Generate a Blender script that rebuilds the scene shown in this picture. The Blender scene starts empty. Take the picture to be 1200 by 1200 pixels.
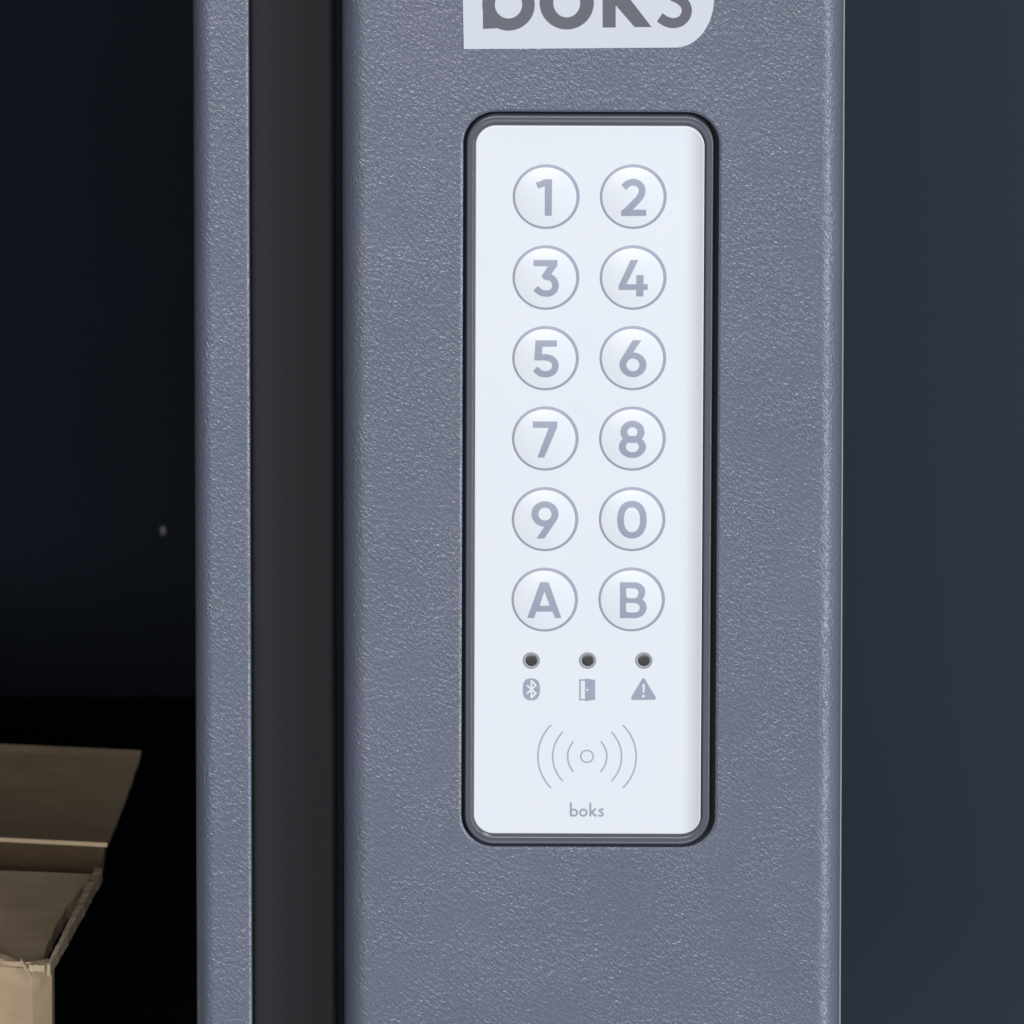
import bpy, math, random
from mathutils import Vector
from mathutils.geometry import tessellate_polygon

random.seed(7)
sc = bpy.context.scene
col = sc.collection

# ------------------------------------------------------------------ camera
PITCH = math.radians(15.5)      # camera looks slightly down on the panel
DIST = 4.0                      # metres to the panel, long lens
PXM = 6300.0                    # photograph pixels per metre on the panel
FPX = PXM * DIST
FWD = Vector((0, math.cos(PITCH), -math.sin(PITCH)))
UPV = Vector((0, math.sin(PITCH), math.cos(PITCH)))
CAM = -DIST * FWD
cam_d = bpy.data.cameras.new('camera')
cam = bpy.data.objects.new('camera', cam_d)
col.objects.link(cam)
cam.location = CAM
cam.rotation_euler = (math.pi / 2 - PITCH, 0, 0)
cam_d.sensor_width = 36.0
cam_d.lens = 36.0 * FPX / 1200.0
cam_d.clip_start = 0.05
cam_d.clip_end = 50
cam_d.dof.use_dof = True
cam_d.dof.focus_distance = DIST
cam_d.dof.aperture_fstop = 62
sc.camera = cam

# ------------------------------------------------------------------ light
w = bpy.data.worlds.new('World')
sc.world = w
w.use_nodes = True
bgn = w.node_tree.nodes['Background']
bgn.inputs[0].default_value = (0.62, 0.72, 0.95, 1)
bgn.inputs[1].default_value = 0.045


def area(name, loc, target, sx, sy, power, colr):
    l = bpy.data.lights.new(name, 'AREA')
    l.shape = 'RECTANGLE'
    l.size = sx
    l.size_y = sy
    l.energy = power
    l.color = colr
    o = bpy.data.objects.new(name, l)
    col.objects.link(o)
    o.location = loc
    o.rotation_euler = (Vector(target) - Vector(loc)).to_track_quat('-Z', 'Y').to_euler()
    return o


area('softbox_key', (2.5, -2.1, 0.0), (0, 0, 0), 0.5, 3.0, 84, (0.86, 0.93, 1.0))
area('softbox_top', (1.4, -2.0, 2.7), (0, 0, 0), 1.2, 0.9, 36, (1.0, 0.98, 0.97))
area('softbox_front', (-0.25, -3.5, 0.55), (0, 0, 0), 1.1, 0.8, 75, (0.98, 0.98, 0.98))

sc.view_settings.view_transform = 'Standard'
sc.view_settings.look = 'None'
sc.view_settings.exposure = 0.0
sc.view_settings.gamma = 1.0
sc.view_settings.use_curve_mapping = False
sc.cycles.max_bounces = 8
sc.cycles.use_denoising = True


# ------------------------------------------------------------------ helpers
def ray(px, py):
    return FWD + Vector((1, 0, 0)) * ((px - 600) / FPX) + UPV * ((600 - py) / FPX)


def on_y(px, py, y=0.0):
    d = ray(px, py)
    t = (y - CAM.y) / d.y
    return CAM + d * t


def on_z(px, py, z):
    d = ray(px, py)
    t = (z - CAM.z) / d.z
    return CAM + d * t


def S(c):                       # sRGB 0-255 to linear
    out = []
    for v in c:
        v /= 255.0
        out.append(v / 12.92 if v <= 0.04045 else ((v + 0.055) / 1.055) ** 2.4)
    return out


def empty(name, loc, label, cat, group=None):
    o = bpy.data.objects.new(name, None)
    col.objects.link(o)
    o.location = loc
    o.empty_display_size = 0.02
    o['label'] = label
    o['category'] = cat
    if group:
        o['group'] = group
    return o


def world_of(o):
    v = Vector(o.location)
    while o.parent:
        o = o.parent
        v += Vector(o.location)
    return v


def mesh(name, verts, faces, mat, parent=None, smooth=False, origin=None):
    """one mesh object; verts are world positions, origin is the object's own world origin"""
    pw = world_of(parent) if parent else Vector((0, 0, 0))
    og = Vector(origin) if origin is not None else pw
    me = bpy.data.meshes.new(name)
    me.from_pydata([tuple(Vector(v) - og) for v in verts], [], faces)
    me.materials.append(mat)
    if smooth:
        me.polygons.foreach_set('use_smooth', [True] * len(me.polygons))
    me.update()
    o = bpy.data.objects.new(name, me)
    col.objects.link(o)
    o.parent = parent
    o.location = og - pw
    return o


class MB:
    def __init__(self):
        self.v = []
        self.f = []

    def add(self, verts, faces):
        n = len(self.v)
        self.v += [tuple(p) for p in verts]
        self.f += [tuple(i + n for i in f) for f in faces]

    def box(self, x0, x1, y0, y1, z0, z1):
        vs = [(x, y, z) for z in (z0, z1) for y in (y0, y1) for x in (x0, x1)]
        self.add(vs, [(0, 2, 3, 1), (4, 5, 7, 6), (0, 1, 5, 4), (2, 6, 7, 3), (0, 4, 6, 2), (1, 3, 7, 5)])

    def sweep(self, prof, z0, z1):
        n = len(prof)
        vs = [(x, y, z0) for x, y in prof] + [(x, y, z1) for x, y in prof]
        self.add(vs, [(i, i + 1, n + i + 1, n + i) for i in range(n - 1)])

    def loops(self, ls, close=True, cap=False):
        n = len(ls[0])
        base = len(self.v)
        for l in ls:
            self.v += [tuple(p) for p in l]
        for k in range(len(ls) - 1):
            a, b = base + k * n, base + (k + 1) * n
            for i in range(n if close else n - 1):
                j = (i + 1) % n
                self.f.append((a + i, a + j, b + j, b + i))
        if cap:
            a = base + (len(ls) - 1) * n
            self.f.append(tuple(a + i for i in range(n)))

    def build(self, name, mat, parent=None, smooth=False, origin=None):
        return mesh(name, self.v, self.f, mat, parent, smooth, origin)


def rrect(cx, cz, w, h, r, ang=0.0, seg=14):
    """rounded rectangle, counter-clockwise seen from the camera; list of (x, z, nx, nz)"""
    r = max(r, 1e-5)
    out = []
    for qx, qz, a0 in ((1, 1, 0), (-1, 1, 90), (-1, -1, 180), (1, -1, 270)):
        for i in range(seg + 1):
            a = math.radians(a0 + 90.0 * i / seg)
            nx, nz = math.cos(a), math.sin(a)
            x = qx * (w / 2 - r) + r * nx
            z = qz * (h / 2 - r) + r * nz
            ca, sa = math.cos(ang), math.sin(ang)
            out.append((cx + x * ca - z * sa, cz + x * sa + z * ca, nx, nz))
    return out


def arc2(cx, cy, r, a0, a1, n):
    return [(cx + r * math.cos(math.radians(a0 + (a1 - a0) * i / n)),
             cy + r * math.sin(math.radians(a0 + (a1 - a0) * i / n))) for i in range(n + 1)]


# ------------------------------------------------------------------ materials
def new_mat(name):
    m = bpy.data.materials.new(name)
    m.use_nodes = True
    nt = m.node_tree
    return m, nt, nt.nodes['Principled BSDF']


def simple(name, rgb, rough=0.5, spec=0.5, coat=0.0, metal=0.0):
    m, nt, b = new_mat(name)
    b.inputs['Base Color'].default_value = (*rgb, 1)
    b.inputs['Roughness'].default_value = rough
    b.inputs['Specular IOR Level'].default_value = spec
    b.inputs['Coat Weight'].default_value = coat
    b.inputs['Coat Roughness'].default_value = 0.08
    b.inputs['Metallic'].default_value = metal
    return m


def N(nt, kind, **kw):
    n = nt.nodes.new(kind)
    for k, v in kw.items():
        setattr(n, k, v)
    return n


def noise(nt, vec, scale, detail=2.0, rough=0.5, dist=0.0):
    n = N(nt, 'ShaderNodeTexNoise')
    n.inputs['Scale'].default_value = scale
    n.inputs['Detail'].default_value = detail
    n.inputs['Roughness'].default_value = rough
    n.inputs['Distortion'].default_value = dist
    nt.links.new(vec, n.inputs['Vector'])
    return n.outputs['Fac']


def ramp(nt, fac, p0, p1, c0=0.0, c1=1.0):
    r = N(nt, 'ShaderNodeMapRange', interpolation_type='SMOOTHSTEP')
    r.inputs['From Min'].default_value = p0
    r.inputs['From Max'].default_value = p1
    r.inputs['To Min'].default_value = c0
    r.inputs['To Max'].default_value = c1
    nt.links.new(fac, r.inputs['Value'])
    return r.outputs['Result']


def mathn(nt, op, a, b):
    n = N(nt, 'ShaderNodeMath', operation=op)
    for i, v in enumerate((a, b)):
        if isinstance(v, (int, float)):
            n.inputs[i].default_value = v
        else:
            nt.links.new(v, n.inputs[i])
    return n.outputs[0]


def mm_coords(nt, rot=0.0, scale=(1000, 1000, 1000)):
    tc = N(nt, 'ShaderNodeTexCoord')
    mp = N(nt, 'ShaderNodeMapping', vector_type='TEXTURE')
    mp.inputs['Rotation'].default_value = (0, rot, 0)
    mp.inputs['Scale'].default_value = tuple(1.0 / s for s in scale)
    nt.links.new(tc.outputs['Object'], mp.inputs['Vector'])
    return mp.outputs['Vector']


def powder_coat(name, rgb, strength=0.48, rough=0.28, spec=0.6):
    """textured anthracite powder coat: worm-like raised grain with sparse sharper nibs"""
    m, nt, b = new_mat(name)
    vec = mm_coords(nt, math.radians(-38), (1000, 1000, 560))
    iso = mm_coords(nt)
    big = noise(nt, vec, 1.8, 2.0, 0.5, 0.5)
    grain = ramp(nt, big, 0.32, 0.74)
    fine = noise(nt, iso, 3.4, 2.0, 0.6, 0.3)
    nib = ramp(nt, noise(nt, iso, 2.2, 1.0, 0.5, 0.3), 0.60, 0.72)
    patch = ramp(nt, noise(nt, iso, 0.09, 2.0, 0.5), 0.34, 0.62, 0.5, 1.0)
    h = mathn(nt, 'ADD', mathn(nt, 'MULTIPLY', grain, 0.7), mathn(nt, 'MULTIPLY', fine, 0.35))
    h = mathn(nt, 'ADD', h, mathn(nt, 'MULTIPLY', nib, 0.8))
    h = mathn(nt, 'MULTIPLY', h, patch)
    bp = N(nt, 'ShaderNodeBump')
    bp.inputs['Strength'].default_value = strength
    bp.inputs['Distance'].default_value = 0.00022
    nt.links.new(h, bp.inputs['Height'])
    nt.links.new(bp.outputs['Normal'], b.inputs['Normal'])
    mix = N(nt, 'ShaderNodeMix', data_type='RGBA')
    tint = noise(nt, iso, 0.03, 3.0, 0.55)
    nt.links.new(ramp(nt, tint, 0.3, 0.7), mix.inputs['Factor'])
    mix.inputs['A'].default_value = (rgb[0] * 0.93, rgb[1] * 0.96, rgb[2] * 0.95, 1)
    mix.inputs['B'].default_value = (rgb[0] * 1.06, rgb[1] * 1.03, rgb[2] * 1.05, 1)
    nt.links.new(mix.outputs['Result'], b.inputs['Base Color'])
    nt.links.new(ramp(nt, fine, 0.2, 0.8, rough - 0.06, rough + 0.08), b.inputs['Roughness'])
    b.inputs['Specular IOR Level'].default_value = spec
    return m


def cardboard(name):
    m, nt, b = new_mat(name)
    iso = mm_coords(nt)
    st = mm_coords(nt, 0, (260, 900, 700))
    fib = noise(nt, st, 0.5, 4.0, 0.6)
    blot = noise(nt, iso, 0.06, 4.0, 0.6)
    mix = N(nt, 'ShaderNodeMix', data_type='RGBA')
    mix.inputs['A'].default_value = (0.49, 0.365, 0.235, 1)
    mix.inputs['B'].default_value = (0.60, 0.46, 0.305, 1)
    f = mathn(nt, 'ADD', mathn(nt, 'MULTIPLY', fib, 0.25), mathn(nt, 'MULTIPLY', blot, 0.75))
    nt.links.new(ramp(nt, f, 0.35, 0.65), mix.inputs['Factor'])
    nt.links.new(mix.outputs['Result'], b.inputs['Base Color'])
    b.inputs['Roughness'].default_value = 0.85
    b.inputs['Specular IOR Level'].default_value = 0.2
    bp = N(nt, 'ShaderNodeBump')
    bp.inputs['Strength'].default_value = 0.5
    bp.inputs['Distance'].default_value = 0.0001
    nt.links.new(f, bp.inputs['Height'])
    nt.links.new(bp.outputs['Normal'], b.inputs['Normal'])
    return m


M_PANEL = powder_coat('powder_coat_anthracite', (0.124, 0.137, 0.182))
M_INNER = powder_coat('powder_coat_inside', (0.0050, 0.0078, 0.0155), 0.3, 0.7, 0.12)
M_WALL = simple('slate_paint', (0.029, 0.038, 0.051), 0.9, 0.1)
M_CHANSHADE = simple('channel_shade_black', (0.019, 0.020, 0.023), 0.7, 0.3)  # near-black colour carries the shade of the channel
M_DARK = simple('black_housing', (0.012, 0.012, 0.016), 0.6, 0.2)
M_BEZEL = simple('grey_bezel_plastic', (0.092, 0.096, 0.120), 0.24, 0.6)
M_LABEL = simple('white_vinyl', (0.57, 0.59, 0.65), 0.5, 0.4)
M_LABELINK = simple('anthracite_vinyl_ink', (0.118, 0.117, 0.143), 0.55, 0.35)
M_INK = simple('grey_violet_ink', (0.315, 0.33, 0.415), 0.4, 0.4)
M_INKTHIN = simple('pale_grey_violet_ink', (0.37, 0.38, 0.48), 0.4, 0.4)
M_LED = simple('smoked_lens', (0.045, 0.042, 0.046), 0.35, 0.5)
M_LEDRING = simple('grey_lens_collar', (0.30, 0.30, 0.32), 0.45, 0.5)
M_PALE = simple('pale_edge_strip', (0.42, 0.39, 0.36), 0.6, 0.3)
M_BOARD = cardboard('brown_cardboard')
M_TORN = simple('torn_cardboard_core', (0.62, 0.50, 0.36), 0.95, 0.1)


def white_plastic(name):
    m, nt, b = new_mat(name)
    iso = mm_coords(nt)
    f = noise(nt, iso, 0.05, 3.0, 0.5)
    mix = N(nt, 'ShaderNodeMix', data_type='RGBA')
    nt.links.new(f, mix.inputs['Factor'])
    mix.inputs['A'].default_value = (0.70, 0.722, 0.765, 1)
    mix.inputs['B'].default_value = (0.735, 0.75, 0.79, 1)
    nt.links.new(mix.outputs['Result'], b.inputs['Base Color'])
    b.inputs['Roughness'].default_value = 0.32
    b.inputs['Specular IOR Level'].default_value = 0.45
    return m


M_WHITE = white_plastic('white_keypad_plastic')

# ------------------------------------------------------------------ setting
wall_y = 0.402
mb = MB()
mb.box(-6, 6, wall_y, wall_y + 0.1, -4, 5)
wall = mb.build('backdrop_wall', M_WALL)
wall['kind'] = 'structure'
wall['label'] = 'plain dark slate wall behind the locker'

# ------------------------------------------------------------------ parcel locker
Z0, Z1 = -0.160, 0.260
FLOOR = -0.150
locker = empty('parcel_locker', (-0.13, 0.2, Z0),
               'anthracite textured metal parcel locker with its compartment open', 'parcel locker')
SX0 = on_y(228, 600).x          # left bend of the front flange
SX1 = on_y(293, 600).x          # its sharp right edge
STRIP1 = on_y(392, 600, 0.0145).x
PX0 = on_y(402, 600).x          # front panel
PX1 = on_y(986.5, 600).x
XL = -0.33

# front flange beside the opening (sheet with a rounded inner bend and a sharp outer edge)
R = 0.0036
prof = [(SX0, 0.398), (SX0, 0.2), (SX0, 0.05), (SX0, 0.012)]
prof += arc2(SX0 + R, R, R, 180, 270, 40)
e = 0.00026
# the cut edge is dressed with a narrow shallow chamfer
prof += [(SX0 + R + 0.0008, 0), (SX1 - 0.0012, 0), (SX1 - 0.00046, 0), (SX1 - 0.00044, 0.000008), (SX1 - 0.00008, 0.000178),
         (SX1 - 0.00006, 0.00019), (SX1 - 0.00001, 0.00026), (SX1, 0.00036)]
prof += [(SX1, 0.004), (SX1, 0.034)]
mb = MB()
mb.sweep(prof, Z0 + 0.001, Z1 - 0.001)
mb.build('side_frame', M_PANEL, locker, True)

# channel shade painted as a black strip between flange and panel, with shallow ribs
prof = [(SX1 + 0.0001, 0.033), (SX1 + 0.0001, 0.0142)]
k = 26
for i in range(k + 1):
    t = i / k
    x = SX1 + 0.0006 + (STRIP1 - SX1 - 0.0012) * t
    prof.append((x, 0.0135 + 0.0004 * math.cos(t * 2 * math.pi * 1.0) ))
prof += [(STRIP1, 0.0146), (STRIP1, 0.033)]
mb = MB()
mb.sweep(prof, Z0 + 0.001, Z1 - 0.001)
mb.build('channel_shade_strip', M_CHANSHADE, locker, True)
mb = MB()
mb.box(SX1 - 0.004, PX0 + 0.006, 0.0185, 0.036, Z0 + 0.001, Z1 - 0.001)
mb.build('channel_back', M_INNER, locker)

# front panel with the keypad cut-out
KC = on_y(691.2, 562, 0)
hx0, hx1 = on_y(541.8, 562).x, on_y(840.3, 562).x
hz1, hz0 = on_y(690, 131.5).z, on_y(690, 992.6).z
HANG = math.radians(-0.20)
hw, hh, hr = hx1 - hx0, hz1 - hz0, 0.0061
hcx, hcz = (hx0 + hx1) / 2, (hz0 + hz1) / 2
RL, RR = 0.0046, 0.0048
pz0, pz1 = Z0 + 0.001, Z1 - 0.001
mb = MB()
mb.sweep([(PX0, 0.036), (PX0, 0.012)] + arc2(PX0 + RL, RL, RL, 180, 270, 44), pz0, pz1)
mb.sweep(arc2(PX1 - RR, RR, RR, 270, 360, 56) + [(PX1, 0.02), (PX1, 0.398)], pz0, pz1)
ch = 0.00050
outer = rrect(hcx, hcz, hw + 2 * ch, hh + 2 * ch, hr + ch, HANG, 16)
fx0, fx1 = PX0 + RL, PX1 - RR
# ring of quads from the hole to the sheet border: every hole point goes to its radial point on the border
border = []
for (x, z, nx, nz) in outer:
    border.append((x, z))
bx0, bx1, bz0, bz1 = hcx - hw / 2 - 0.003, hcx + hw / 2 + 0.003, hcz - hh / 2 - 0.003, hcz + hh / 2 + 0.003
box_loop = []
n = len(outer)
q = n // 4
for i, (x, z, nx, nz) in enumerate(outer):
    kq, t = i // q, (i % q) / (q - 1)
    if kq == 0:
        p = (bx1, z + (bz1 - z) * min(1, 2 * t)) if t < 0.5 else (x + (bx1 - x) * min(1, 2 - 2 * t), bz1)
    elif kq == 1:
        p = (x + (bx0 - x) * min(1, 2 * t), bz1) if t < 0.5 else (bx0, z + (bz1 - z) * min(1, 2 - 2 * t))
    elif kq == 2:
        p = (bx0, z + (bz0 - z) * min(1, 2 * t)) if t < 0.5 else (x + (bx0 - x) * min(1, 2 - 2 * t), bz0)
    else:
        p = (x + (bx1 - x) * min(1, 2 * t), bz0) if t < 0.5 else (bx1, z + (bz0 - z) * min(1, 2 - 2 * t))
    box_loop.append((p[0], 0, p[1]))
mb.loops([box_loop, [(x, 0, z) for x, z, a, b in outer]])
for (xa, xb, za, zb) in ((fx0, fx1, bz1, pz1), (fx0, fx1, pz0, bz0), (fx0, bx0, bz0, bz1), (bx1, fx1, bz0, bz1)):
    mb.add([(xa, 0, za), (xb, 0, za), (xb, 0, zb), (xa, 0, zb)], [(0, 1, 2, 3)])
hl = []
for o_, y_ in ((ch, 0.0), (ch - 0.00002, 0.000008), (0.00009, 0.00019), (0.00007, 0.00020), (0.00002, 0.00026), (0.0, 0.00036)):
    hl.append([(x, y_, z) for x, z, p, q_ in rrect(hcx, hcz, hw + 2 * o_, hh + 2 * o_, hr + o_, HANG, 16)])
hl.append([(x, 0.0042, z) for x, z, p, q_ in rrect(hcx, hcz, hw, hh, hr, HANG, 16)])
mb.loops(hl)
panel = mb.build('front_panel', M_PANEL, locker, True)

# thin pale strip at the rear of the right return
mb = MB()
mb.box(PX1 - 0.002, PX1 + 0.00032, 0.010, 0.0125, pz0, pz1)
mb.build('edge_strip', M_PALE, locker)

# interior sheets
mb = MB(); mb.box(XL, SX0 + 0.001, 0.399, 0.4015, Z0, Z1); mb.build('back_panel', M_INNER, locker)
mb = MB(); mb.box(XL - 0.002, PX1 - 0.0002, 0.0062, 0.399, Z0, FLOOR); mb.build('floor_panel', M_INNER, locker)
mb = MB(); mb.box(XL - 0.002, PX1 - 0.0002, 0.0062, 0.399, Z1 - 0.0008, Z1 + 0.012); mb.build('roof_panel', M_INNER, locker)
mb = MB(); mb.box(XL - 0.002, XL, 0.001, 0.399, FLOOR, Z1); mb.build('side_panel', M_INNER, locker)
mb = MB(); mb.box(XL - 0.002, SX0, 0.0, 0.006, 0.118, Z1 + 0.012); mb.build('shading_lintel', M_PANEL, locker)  # out of view, set low to shade the box in the compartment
# a small pale speck on the back panel
p = on_y(191, 622, 0.3985)
mb = MB()
mb.loops([[(p.x + 0.0005 * sx * math.cos(a), p.y - 0.0002 * l, p.z + 0.0010 * sx * math.sin(a))
           for a in [i * math.pi / 5 for i in range(10)]] for l, sx in ((0, 1.0), (1, 0.8), (1.6, 0.3))], cap=True)
mb.build('pale_speck', simple('pale_speck_grey', (0.22, 0.22, 0.23), 0.4, 0.5), locker)


# ------------------------------------------------------------------ flat print helpers
def catmull(pts, n=8, closed=False):
    out = []
    m = len(pts)
    rng = range(m) if closed else range(m - 1)
    for i in rng:
        if closed:
            p0, p1, p2, p3 = pts[i - 1], pts[i], pts[(i + 1) % m], pts[(i + 2) % m]
        else:
            p0, p1, p2, p3 = pts[max(i - 1, 0)], pts[i], pts[i + 1], pts[min(i + 2, m - 1)]
        for j in range(n):
            t = j / n
            out.append(tuple(0.5 * (2 * p1[k] + (p2[k] - p0[k]) * t + (2 * p0[k] - 5 * p1[k] + 4 * p2[k] - p3[k]) * t * t
                                    + (3 * p1[k] - p0[k] - 3 * p2[k] + p3[k]) * t ** 3) for k in (0, 1)))
    if not closed:
        out.append(tuple(pts[-1]))
    return out


def poly_tris(contours):
    flat = [p for c in contours for p in c]
    tr = tessellate_polygon([[Vector((p[0], p[1], 0)) for p in c] for c in contours])
    return flat, [tuple(t) for t in tr]


def stroke_tris(path, width, closed=False):
    n = len(path)
    L, Rr = [], []
    for i, p in enumerate(path):
        a = path[i - 1] if (closed or i > 0) else None
        b = path[(i + 1) % n] if (closed or i < n - 1) else None
        d1 = Vector((p[0] - a[0], p[1] - a[1])).normalized() if a else None
        d2 = Vector((b[0] - p[0], b[1] - p[1])).normalized() if b else None
        if d1 is None: d1 = d2
        if d2 is None: d2 = d1
        n1, n2 = Vector((-d1.y, d1.x)), Vector((-d2.y, d2.x))
        mvec = (n1 + n2)
        mvec = mvec.normalized() if mvec.length > 1e-6 else n1
        s = (width / 2) / max(0.35, mvec.dot(n1))
        L.append((p[0] + mvec.x * s, p[1] + mvec.y * s))
        Rr.append((p[0] - mvec.x * s, p[1] - mvec.y * s))
    vs = L + Rr
    fs = []
    for i in range(n if closed else n - 1):
        j = (i + 1) % n
        fs += [(i, j, n + j), (i, n + j, n + i)]
    return vs, fs


def ring_tris(cx, cy, rxo, ryo, rxi, ryi, ex=2.0, n=72):
    vs, fs = [], []
    for rx, ry in ((rxo, ryo), (rxi, ryi)):
        for i in range(n):
            a = 2 * math.pi * i / n
            c, s = math.cos(a), math.sin(a)
            vs.append((cx + rx * math.copysign(abs(c) ** (2 / ex), c), cy + ry * math.copysign(abs(s) ** (2 / ex), s)))
    for i in range(n):
        j = (i + 1) % n
        fs += [(i, j, n + j), (i, n + j, n + i)]
    return vs, fs


def disc_tris(cx, cy, rx, ry, ex=2.0, n=40):
    return poly_tris([[(cx + rx * math.copysign(abs(math.cos(a)) ** (2 / ex), math.cos(a)),
                        cy + ry * math.copysign(abs(math.sin(a)) ** (2 / ex), math.sin(a)))
                       for a in [2 * math.pi * i / n for i in range(n)]]])


def split4(vs, fs, times):
    for _ in range(times):
        vs = list(vs)
        mid = {}
        nf = []

        def mp(a, b):
            k = (min(a, b), max(a, b))
            if k not in mid:
                mid[k] = len(vs)
                vs.append(((vs[a][0] + vs[b][0]) / 2, (vs[a][1] + vs[b][1]) / 2))
            return mid[k]
        for a, b, c in fs:
            ab, bc, ca = mp(a, b), mp(b, c), mp(c, a)
            nf += [(a, ab, ca), (ab, b, bc), (ca, bc, c), (ab, bc, ca)]
        fs = nf
    return vs, fs


def ink(name, pieces, org, scale, ybase, height, mat, parent, lift=0.00004, step=0.000012, split=0):
    """pieces: triangle lists in zoom units; org + u/scale is a photograph pixel on the plane y=ybase.
    height(x, z) is how far the surface stands out; overlapping pieces lie a few microns apart"""
    mb = MB()
    for k, (vs, fs) in enumerate(pieces):
        if split:
            vs, fs = split4(vs, fs, split)
        out = []
        for u, v in vs:
            p = on_y(org[0] + u / scale, org[1] + v / scale, ybase)
            out.append((p.x, ybase - height(p.x, p.z) - lift - step * k, p.z))
        good = []
        for a, b, c in fs:
            ax, _, az = out[a]; bx, _, bz = out[b]; cx, _, cz = out[c]
            cr = (bx - ax) * (cz - az) - (bz - az) * (cx - ax)
            if abs(cr) < 1e-14:
                continue
            good.append((a, b, c) if cr > 0 else (a, c, b))
        mb.add(out, good)
    return mb.build(name, mat, parent)


flat0 = lambda x, z: 0.0

# ------------------------------------------------------------------ name plate on the panel (cut by the top of the picture)
LS = 3.871
LO = (535, 0)
pl = [(22, -330), (33, 222), (360, 220), (700, 217), (1000, 215), (1045, 205), (1085, 182), (1120, 145), (1148, 95), (1163, 45),
      (1168, 0), (1170, -120), (1166, -190), (1145, -250), (1105, -295), (1050, -322), (990, -330)]
pl = pl[:4] + catmull(pl[4:11], 6) + catmull(pl[11:], 6)
front, back = [], []
for u, v in pl:
    p = on_y(LO[0] + u / LS, LO[1] + v / LS, 0)
    front.append((p.x, -0.00012, p.z)); back.append((p.x, 0.0002, p.z))
mb = MB()
n = len(pl)
mb.add(front, [tuple(range(n))])
mb.loops([front, back])
plate = mb.build('name_plate', M_LABEL, locker)
plate['label'] = 'white rounded name plate with dark lettering'
lift = 0.00015
ink('letter', [poly_tris([[(120, -250), (172, -250), (172, 60), (190, 112), (182, 128), (120, 130)]]),
               ring_tris(236, 20, 119, 118, 62, 63)], LO, LS, 0, flat0, M_LABELINK, plate, lift)
ink('letter', [ring_tris(500, 12, 123, 121, 61, 66)], LO, LS, 0, flat0, M_LABELINK, plate, lift)
ink('letter', [poly_tris([[(663, -250), (722, -250), (722, 124), (663, 124)]]),
               poly_tris([[(720, 20), (720, -30), (815, -108), (890, -108), (785, -8), (885, 122), (808, 122)]])],
    LO, LS, 0, flat0, M_LABELINK, plate, lift)
ink('letter', [stroke_tris(catmull([(922, 78), (950, 96), (985, 104), (1022, 92), (1043, 60), (1040, 25), (1015, -2), (978, -22),
                                    (955, -48), (958, -80), (985, -98), (1045, -82)], 8), 46)],
    LO, LS, 0, flat0, M_LABELINK, plate, lift)

# ------------------------------------------------------------------ keypad
keypad = empty('keypad', (hcx, 0.004, hcz),
               'white numeric keypad with grey bezel set into the anthracite panel', 'keypad')
KANG = HANG
# bezel
ox0, ox1 = on_y(545.6, 562).x, on_y(833.8, 562).x
oz1, oz0 = on_y(690, 134.6).z, on_y(690, 989.4).z
bcx, bcz, bw, bh = (ox0 + ox1) / 2, (oz0 + oz1) / 2, ox1 - ox0, oz1 - oz0
BR = 0.0056
mm = 0.001
PLATE_Y = -0.00005
prof = [(0.0, 4.2), (0.0, 0.25), (0.02, 0.02), (0.06, -0.16), (0.13, -0.29), (0.22, -0.37), (0.32, -0.40), (0.40, -0.385), (0.55, -0.36),
        (0.80, -0.375), (1.02, -0.40), (1.12, -0.405), (1.20, -0.39), (1.26, -0.35), (1.42, -0.20), (1.60, -0.03), (1.70, 0.10), (1.73, 0.8)]
ls = []
KZ = 1.22                      # the frame is a little taller at top and bottom
for d, y in prof:
    ls.append([(x, y * mm, z) for x, z, a, b in rrect(bcx, bcz, bw - 2 * d * mm, bh - 2 * d * mm * KZ, BR - d * mm * 1.1, KANG, 18)])
mb = MB()
mb.loops(ls)
bezel = mb.build('bezel', M_BEZEL, keypad, True)
bezel['label'] = 'glossy grey rounded bezel'
# housing behind the panel
mb = MB()
for y0, y1, g in ((0.0042, 0.030, 0.004),):
    a = [(x, y0, z) for x, z, _, _ in rrect(hcx, hcz, hw + g, hh + g, hr + g / 2, HANG, 8)]
    b = [(x, y1, z) for x, z, _, _ in rrect(hcx, hcz, hw + g, hh + g, hr + g / 2, HANG, 8)]
    mb.add(a, [tuple(range(len(a)))])
    mb.loops([a, b], cap=True)
mb.build('housing', M_DARK, keypad)
# white faceplate: right and top borders swell gently up to the bezel
pcx, pcz, pw, ph = bcx, bcz, bw - 2 * 1.69 * mm, bh - 2 * 1.69 * mm * KZ
PR = BR - 1.69 * mm * 1.1
ls = []
edge = [(0.0, 0.55), (0.0, 0.12), (0.04, 0.05), (0.10, 0.012), (0.18, 0.0)]
for d, y in edge:
    ls.append([(x, PLATE_Y + y * mm, z) for x, z, a, b in rrect(pcx, pcz, pw - 2 * d * mm, ph - 2 * d * mm, PR - d * mm, KANG, 18)])


def swell(x, z):
    """height in mm of the gentle rise towards the right and top borders"""
    xr, zr_ = x - pcx, z - pcz
    ca, sa = math.cos(-KANG), math.sin(-KANG)
    lx, lz = xr * ca - zr_ * sa, xr * sa + zr_ * ca
    dr, dt = (pw / 2 - lx) / mm, (ph / 2 - lz) / mm
    return 0.95 * max(0.0, 1 - dr / 3.6) ** 2 + 0.16 * max(0.0, 1 - dt / 7.0) ** 2


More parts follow.
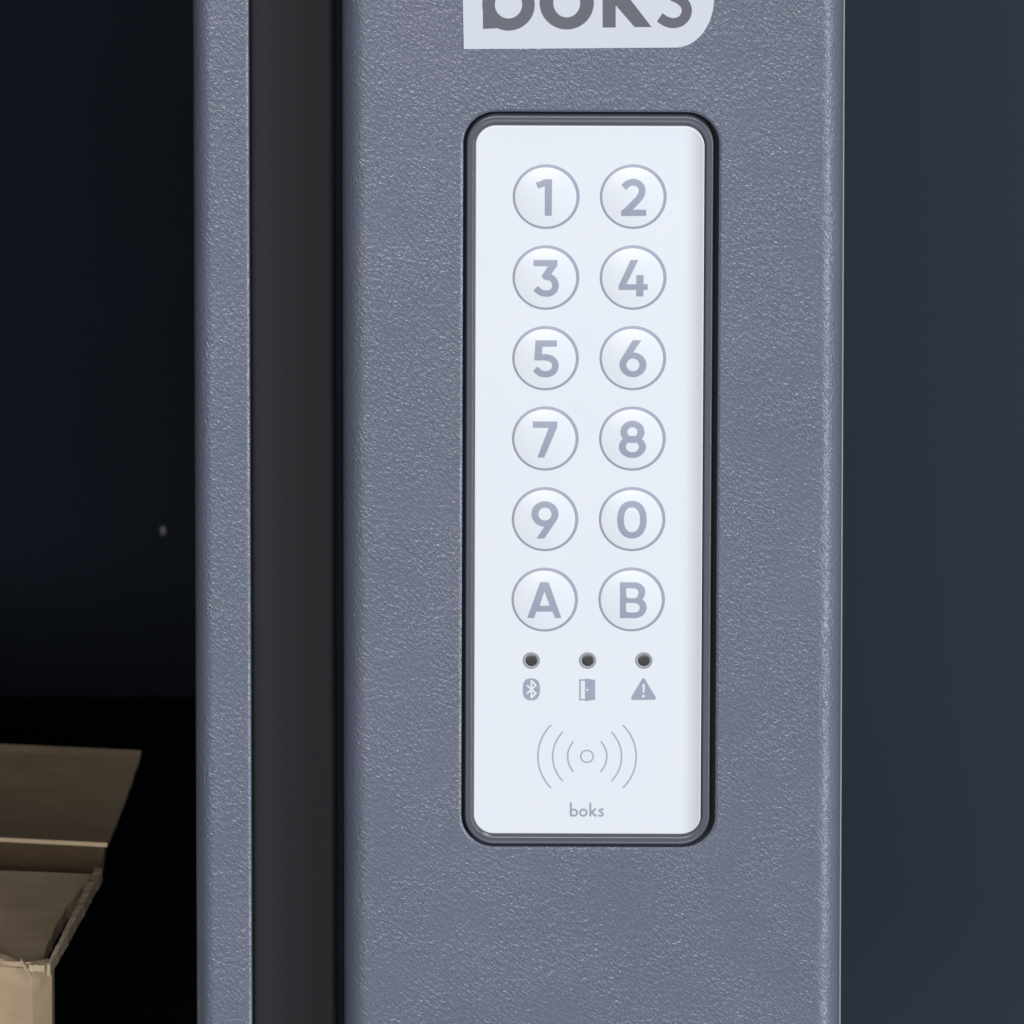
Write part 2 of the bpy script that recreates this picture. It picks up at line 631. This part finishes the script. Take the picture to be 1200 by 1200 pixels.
for d in (0.4, 0.8, 1.2, 1.6, 2.0, 2.5, 3.0, 3.6, 4.4, 5.4, 6.6, 7.2):
    ls.append([(x, PLATE_Y, z)
               for x, z, a, b in rrect(pcx, pcz, pw - 2 * d * mm, ph - 2 * d * mm, max(PR - d * mm, 0.00005 * (8 - d)), KANG, 18)])
ls = [[(x, y - swell(x, z) * mm, z) for x, y, z in l] for l in ls]
mb = MB()
mb.loops(ls, cap=True)
mb.build('faceplate', M_WHITE, keypad, True)

# glyphs, traced in 15x zoom windows whose corners are given in photograph pixels
G = {
    '1': [poly_tris([[(418, 352), (500, 325), (575, 292), (705, 292), (698, 935), (576, 935), (578, 412), (460, 455)]])],
    '2': [stroke_tris(catmull([(437, 437), (505, 370), (600, 343), (690, 368), (745, 430), (758, 490), (738, 570), (682, 650), (570, 765), (485, 850)]), 117),
          poly_tris([[(390, 938), (390, 850), (425, 818), (500, 800), (600, 825), (830, 825), (828, 938)]])],
    '3': [poly_tris([[(380, 287), (803, 287), (797, 385), (690, 535), (715, 560), (610, 637), (560, 622), (520, 570), (635, 395), (382, 395)]]),
          stroke_tris(catmull([(600, 578), (680, 592), (740, 645), (766, 730), (745, 810), (690, 858), (600, 876), (500, 852), (420, 780)]), 114)],
    '4': [poly_tris([[(555, 287), (690, 287), (485, 700), (490, 710), (855, 710), (855, 812), (345, 812), (348, 730)]]),
          poly_tris([[(658, 550), (785, 550), (778, 928), (655, 928)]])],
    '5': [poly_tris([[(415, 275), (790, 275), (790, 385), (535, 385), (528, 516), (600, 514), (600, 625), (392, 625)]]),
          stroke_tris(catmull([(575, 570), (620, 573), (690, 596), (745, 648), (763, 715), (745, 790), (690, 845), (590, 869), (490, 845), (412, 770)]), 114)],
    '6': [ring_tris(597, 703, 236, 219, 115, 112),
          poly_tris([[(590, 272), (745, 272), (605, 475), (560, 560), (440, 640), (372, 650), (398, 580), (470, 470)]])],
    '7': [poly_tris([[(365, 275), (800, 275), (795, 375), (565, 910), (445, 910), (645, 385), (370, 385)]])],
    '8': [ring_tris(588, 457, 212, 195, 92, 83), ring_tris(587, 720, 237, 196, 115, 95)],
    '9': [ring_tris(580, 475, 237, 222, 115, 113),
          poly_tris([[(432, 908), (568, 908), (715, 690), (788, 580), (812, 510), (740, 520), (640, 600), (560, 690), (565, 705)]])],
    '0': [ring_tris(579, 576, 258, 330, 142, 219, 2.25)],
    'A': [poly_tris([[(495, 250), (645, 250), (870, 882), (760, 882), (710, 765), (430, 765), (385, 882), (268, 882)],
                     [(570, 410), (485, 660), (665, 660)]])],
    'B': [poly_tris([[(368, 252), (620, 252)] + catmull([(650, 252), (725, 278), (785, 330), (812, 400), (803, 475), (765, 550)], 5)
                     + catmull([(765, 550), (815, 608), (837, 690), (820, 770), (765, 838), (690, 873), (620, 882)], 5) + [(368, 882)],
                     catmull([(490, 357), (620, 357), (668, 374), (692, 410), (690, 455), (672, 497), (635, 525), (510, 525), (482, 490), (478, 400)], 5, True),
                     catmull([(490, 614), (640, 614), (688, 636), (716, 675), (716, 712), (695, 755), (650, 778), (505, 778), (480, 750), (474, 670)], 5, True)])],
}
rows = [(190, '1', '2'), (285, '3', '4'), (380, '5', '6'), (475, '7', '8'), (570, '9', '0'), (665, 'A', 'B')]
cent = {'1': (640.1, 230.4), '2': (742.2, 230.4), '3': (639.8, 325.2), '4': (742.0, 325.2), '5': (639.4, 419.7), '6': (741.7, 419.6),
        '7': (639.1, 513.8), '8': (741.2, 513.9), '9': (638.8, 608.3), '0': (740.9, 608.3), 'A': (638.4, 702.6), 'B': (740.3, 702.4)}
RB = 39.0 / PXM
H0 = 0.00046
word = {'1': 'one', '2': 'two', '3': 'three', '4': 'four', '5': 'five', '6': 'six', '7': 'seven', '8': 'eight', '9': 'nine', '0': 'zero', 'A': 'A', 'B': 'B'}
for y0, ga, gb in rows:
    for g, x0 in ((ga, 600), (gb, 702)):
        c = on_y(*cent[g], PLATE_Y)

        def dome(x, z, c=c):
            rr = ((x - c.x) ** 2 + (z - c.z) ** 2) / RB ** 2
            return H0 * max(0.0, 1 - rr) if rr < 1 else 0.0
        seg = 64
        ls = []
        for fr in (1.0, 0.985, 0.95, 0.9, 0.82, 0.72, 0.6, 0.46, 0.3, 0.14):
            ls.append([(c.x + RB * fr * math.cos(2 * math.pi * i / seg), PLATE_Y - H0 * (1 - fr * fr) + (0.00003 if fr == 1.0 else -0.00001),
                        c.z + RB * fr * math.sin(2 * math.pi * i / seg)) for i in range(seg)])
        mb = MB()
        mb.loops(ls, cap=True)
        btn = mb.build('button', M_WHITE, keypad, True, origin=(c.x, PLATE_Y, c.z))
        btn['label'] = 'round white button marked ' + (word[g] if len(word[g]) > 1 else 'with the letter ' + g)
        # printed ring (slightly heavier at the top right, as printed)
        rl = []
        ri = RB * 0.918
        for rad, up in ((RB * 1.0, 0.00003), (RB * 0.955, 0.00003), (ri, 0.00003)):
            rl.append([(c.x + rad * math.cos(2 * math.pi * i / 96) - (0.00008 if rad == ri else 0),
                        PLATE_Y - dome(c.x + rad * 0.9999, c.z) - up,
                        c.z + rad * math.sin(2 * math.pi * i / 96) - (0.00006 if rad == ri else 0)) for i in range(96)])
        mb = MB()
        mb.loops(rl)
        mb.build('button_ring', M_INK, btn, True)
        ink('numeral' if g.isdigit() else 'letter', G[g], (x0, y0), 15.0, PLATE_Y, dome, M_INK, btn, 0.00004, 0.000010, 2)

# indicator lights
for (cx, cy), nm in (((622.7, 774.0), 'wireless'), ((688.7, 774.0), 'door'), ((754.6, 774.0), 'warning')):
    c = on_y(cx, cy, PLATE_Y)
    ro, ri = 10.3 / PXM, 7.2 / PXM
    mb = MB()
    ls = [[(c.x + r_ * math.cos(2 * math.pi * i / 48), PLATE_Y - y * mm, c.z + r_ * math.sin(2 * math.pi * i / 48)) for i in range(48)]
          for r_, y in ((ro, -0.02), (ro * 0.985, 0.03), (ro * 0.93, 0.055), (ri * 1.15, 0.045), (ri * 1.02, 0.02), (ri * 0.99, -0.2))]
    mb.loops(ls)
    led = mb.build('indicator_light', M_LEDRING, keypad, True, origin=(c.x, PLATE_Y, c.z))
    led['label'] = 'dark round indicator light above the ' + nm + ' symbol'
    mb = MB()
    ls = [[(c.x + ri * f * math.cos(2 * math.pi * i / 40), PLATE_Y - y * mm, c.z + ri * f * math.sin(2 * math.pi * i / 40)) for i in range(40)]
          for f, y in ((0.985, -0.2), (0.985, 0.0), (0.9, 0.03), (0.7, 0.05), (0.4, 0.06))]
    mb.loops(ls, cap=True)
    mb.build('lens', M_LED, led, True)

# symbols
O1, Z13 = (600, 760), 13.333
ic = ink('wireless_symbol', [disc_tris(303, 637, 133, 172, 2.6, 60)], O1, Z13, PLATE_Y, flat0, M_INK, keypad)
ink('rune', [stroke_tris([(232, 572), (372, 697), (303, 768), (303, 500), (372, 572), (232, 702)][0:3], 28),
             stroke_tris([(303, 778), (303, 492)], 30), stroke_tris([(303, 500), (372, 572), (232, 702)], 28)],
    O1, Z13, PLATE_Y, flat0, M_WHITE, ic, 0.00007)
O2, Z11 = (670, 760), 10.909
ic = ink('door_symbol', [poly_tris([[(97, 393), (175, 393), (175, 411), (116, 411), (116, 643), (175, 643), (175, 662), (97, 662)]]),
                         poly_tris([[(172, 390), (180, 383), (300, 400), (300, 650), (184, 673), (172, 667)]])],
         O2, Z11, PLATE_Y, flat0, M_INK, keypad)
ink('knob', [disc_tris(198, 527, 14, 16)], O2, Z11, PLATE_Y, flat0, M_WHITE, ic, 0.00008)
ic = ink('warning_symbol', [poly_tris([catmull([(900, 390), (918, 378), (937, 390), (1000, 500), (1070, 612), (1073, 638), (1050, 655),
                                                (918, 656), (785, 655), (763, 638), (768, 612), (835, 500)], 6, True)])], O2, Z11, PLATE_Y, flat0, M_INK, keypad)
ink('exclamation_mark', [poly_tris([[(903, 452), (933, 452), (930, 562), (906, 562)]]), disc_tris(917, 606, 18, 18)],
    O2, Z11, PLATE_Y, flat0, M_WHITE, ic, 0.00007)


def arc3(a, b, c, n=28):
    """arc through three points"""
    ax, ay = a; bx, by = b; cx, cy = c
    d = 2 * (ax * (by - cy) + bx * (cy - ay) + cx * (ay - by))
    ux = ((ax * ax + ay * ay) * (by - cy) + (bx * bx + by * by) * (cy - ay) + (cx * cx + cy * cy) * (ay - by)) / d
    uy = ((ax * ax + ay * ay) * (cx - bx) + (bx * bx + by * by) * (ax - cx) + (cx * cx + cy * cy) * (bx - ax)) / d
    r_ = math.hypot(ax - ux, ay - uy)
    a0, am, a1 = (math.atan2(p[1] - uy, p[0] - ux) for p in (a, b, c))
    while am - a0 > math.pi: am -= 2 * math.pi
    while am - a0 < -math.pi: am += 2 * math.pi
    while a1 - am > math.pi: a1 -= 2 * math.pi
    while a1 - am < -math.pi: a1 += 2 * math.pi
    return [(ux + r_ * math.cos(a0 + (a1 - a0) * i / n), uy + r_ * math.sin(a0 + (a1 - a0) * i / n)) for i in range(n + 1)]


O3 = (590, 740)
nf = ink('contactless_symbol', [ring_tris(588, 878, 49, 47, 38.5, 37)], O3, 6.0, PLATE_Y, flat0, M_INKTHIN, keypad)
for a, b in (((493, 773), 452), ((418, 706), 347), ((335, 658), 243), ((683, 773), 727), ((759, 706), 831), ((840, 658), 934)):
    ink('wave', [stroke_tris(arc3(a, (b, 879), (a[0], 1758 - a[1])), 10.5)], O3, 6.0, PLATE_Y, flat0, M_INKTHIN, nf)
O4, Z18 = (655, 930), 18.46
wd = ink('lettering', [poly_tris([[(238, 190), (279, 190), (279, 490), (238, 490)]]), ring_tris(325, 410, 90, 88, 49, 48)],
         O4, Z18, PLATE_Y, flat0, M_INK, keypad)
ink('letter', [ring_tris(530, 411, 90, 88, 49, 48)], O4, Z18, PLATE_Y, flat0, M_INK, wd)
ink('letter', [poly_tris([[(660, 195), (700, 195), (700, 490), (660, 490)]]), stroke_tris([(803, 322), (692, 412)], 42),
               stroke_tris([(700, 395), (812, 492)], 42)], O4, Z18, PLATE_Y, flat0, M_INK, wd)
ink('letter', [stroke_tris(catmull([(965, 352), (918, 338), (880, 358), (890, 388), (930, 410), (953, 438), (938, 470), (900, 480), (852, 468)]), 38)],
    O4, Z18, PLATE_Y, flat0, M_INK, wd)

# ------------------------------------------------------------------ cardboard box in the compartment
BY = 0.040
F = on_y(57, 1130, BY)                       # top right front corner
zt = F.z
Bk = on_z(118, 1021, zt)                     # rear end of the right rim
yaw = math.atan2(Bk.x - F.x, Bk.y - F.y)
fd = Vector((math.sin(yaw), math.cos(yaw), 0))         # depth direction
rd = Vector((math.cos(yaw), -math.sin(yaw), 0))        # to the right
depth = (Bk - F).length
W = 0.19
box = empty('cardboard_box', (F.x - W / 2, F.y + depth / 2, FLOOR),
            'open brown cardboard box with torn corner inside the locker compartment', 'cardboard box')


def L(a, b, z):                               # a metres left of the right front corner, b back, z world height
    p = F - rd * a + fd * b
    return (p.x, p.y, z)


def sheet(name, pts_top, thick, mat, nrm=None, jag=0.0, parent=box, uvn=1):
    """grid sheet given as rows of points, thickened along nrm"""
    rws = len(pts_top); cs = len(pts_top[0])
    nv = Vector(nrm) * thick
    top = [Vector(p) for r_ in pts_top for p in r_]
    bot = [p - nv for p in top]
    m_ = len(top)
    fs = []
    for r_ in range(rws - 1):
        for c in range(cs - 1):
            a = r_ * cs + c
            fs.append((a, a + 1, a + cs + 1, a + cs))
            fs.append((m_ + a, m_ + a + cs, m_ + a + cs + 1, m_ + a + 1))
    rim = [c for c in range(cs)] + [r_ * cs + cs - 1 for r_ in range(1, rws)] + [(rws - 1) * cs + c for c in range(cs - 2, -1, -1)] + \
          [r_ * cs for r_ in range(rws - 2, 0, -1)]
    for i in range(len(rim)):
        a, b = rim[i], rim[(i + 1) % len(rim)]
        fs.append((a, m_ + a, m_ + b, b))
    return mesh(name, top + bot, fs, mat, parent)


rnd = random.Random(3)
# front wall, its top edge rounded over into the lid, right edge a soft corner
def wall_pts(fn, na, nb):
    return [[fn(i / na, j / nb) for i in range(na + 1)] for j in range(nb + 1)]


def front_fn(u, v):
    a = W * (1 - u)
    z = FLOOR + 0.0005 + (zt - FLOOR - 0.0005) * v
    rr = 0.0035
    back = 0.0
    if a < rr: back += rr - math.sqrt(max(0, rr * rr - (rr - a) ** 2))
    if zt - z < rr and a > 0.004: back += 0.8 * (rr - math.sqrt(max(0, rr * rr - (rr - (zt - z)) ** 2)))
    back += 0.0006 * math.sin(u * 9) * v
    if v > 0.985 and a < 0.012:
        z -= 0.0012 * rnd.random() + (0.001 if 0.004 < a < 0.008 else 0)
    return L(a, back, z)


us = 60
sheet('front_wall', wall_pts(front_fn, us, 40), 0.003, M_BOARD, -fd)
# right wall runs straight back under the torn edge
def right_fn(u, v):
    return L(0.0020 + 0.014 * u + 0.0003, 0.0035 + (depth + 0.012) * u, FLOOR + 0.0005 + (zt - 0.006 - FLOOR) * v)


sheet('side_wall', wall_pts(right_fn, 6, 6), 0.0026, M_BOARD, rd)


def wob(t, k=0):
    return math.sin(t * 31 + k) * 0.5 + math.sin(t * 67 + 2 * k) * 0.3 + math.sin(t * 139 + k) * 0.25


# torn edge of the side flap, standing a little above the tucked flap
def torn_fn(u, v):
    b = -0.0006 + (depth + 0.0006) * u
    wdt = 0.0005 + 0.0010 * u ** 0.6
    a = -0.0004 + wdt * v + 0.00012 * wob(u * 0.6, v) - 0.0006 * math.sin(math.pi * u)
    z = zt + 0.0002 + 0.0012 * math.sin(math.pi * u * 0.9) + 0.00010 * wob(u * 0.7, 3 + v)
    return L(a, b, z)


sheet('torn_edge', wall_pts(torn_fn, 120, 3), 0.0024, M_TORN, (0, 0, 1))
# ragged paper at the front corner
def rag1(u, v):
    return L(0.0008 + 0.0030 * u, 0.0004 - 0.0004 * v, zt - 0.0004 - 0.0011 * v + 0.00012 * wob(u * 0.4, 1))


sheet('torn_paper', wall_pts(rag1, 24, 3), 0.0004, M_TORN, -fd)


def rag2(u, v):
    return L(0.0034 + 0.0022 * u - 0.0004 * v, -0.0006 * math.sin(math.pi * v) - 0.0002, zt - 0.0030 + 0.0032 * u + 0.0006 * v + 0.0002 * wob(u, v))


sheet('torn_paper', wall_pts(rag2, 16, 3), 0.0004, M_TORN, -fd)
# tucked top flap, a little below the rim, with a gap along the torn wall
def flap_fn(u, v):
    b = 0.0025 + (depth - 0.003) * v
    gap = 0.0016 + 0.0022 * math.sin(math.pi * min(1, v * 1.05)) ** 0.7 + 0.0002 * wob(v, 5)
    a = gap + (W - gap) * (1 - u)
    z = zt - 0.0026 + 0.0022 * v + 0.0021 * math.exp(-(b - 0.0025) / 0.004) - 0.0006 * u * math.sin(v * 3)
    return L(a, b, z)


sheet('tucked_flap', wall_pts(flap_fn, 30, 20), 0.0028, M_BOARD, (0, 0, 1))
# second inner flap, lower and dipping backwards, then the rear flap lying open on the back wall
ED = [on_z(px_, py_, zt - 0.0046 - dz) for px_, py_, dz in ((88, 1050, 0), (112, 1026, 0.0004), (121, 1004, 0.0010), (124, 985, 0.0015),
                                                             (119, 955, 0.0024), (110, 925, 0.0034))]


def inner_fn(u, v):
    t = min(v * (len(ED) - 1), len(ED) - 1 - 1e-6)
    i = int(t)
    p = ED[i].lerp(ED[i + 1], t - i) - rd * ((W - 0.012) * (1 - u))
    p.z += 0.0004 * math.sin((1 - u) * 6)
    return p


sheet('inner_flap', wall_pts(inner_fn, 24, 12), 0.0026, M_BOARD, (0, 0, 1))
Ps = on_z(126, 988, zt + 0.0006)
b1 = (Ps - F).dot(fd)


def back_fn(u, v):
    return L(0.020 + (W - 0.02) * (1 - u), b1 + 0.004, FLOOR + 0.0005 + (zt - 0.016 - FLOOR) * v)


sheet('back_wall', wall_pts(back_fn, 8, 8), 0.003, M_BOARD, -fd)
Pe = on_z(166, 881, zt - 0.0030)
fdir = Pe - Ps
fw = W + 0.002


def lid_fn(u, v):
    p = Ps + fdir * v - rd * (fw * (1 - u))
    p.z += -0.0008 * math.sin(math.pi * v) + 0.0005 * math.sin(3 * u) * v + 0.0007 * (math.sin(4.2 * u - 1.6) - 0.5) * (1 - v)
    if v > 0.95: p.z += 0.0002
    if u > 0.98: p -= rd * 0.00012 * wob(v, 2)
    return p


nrm = fdir.cross(rd).normalized()
if nrm.z < 0: nrm = -nrm
lid = sheet('rear_flap', wall_pts(lid_fn, 30, 16), 0.0008, M_BOARD, nrm)
def left_fn(u, v):
    return L(W, 0.003 + (depth + 0.009) * u, FLOOR + 0.0005 + (zt - 0.001 - FLOOR) * v)
sheet('side_wall', wall_pts(left_fn, 4, 4), 0.0026, M_BOARD, -rd)
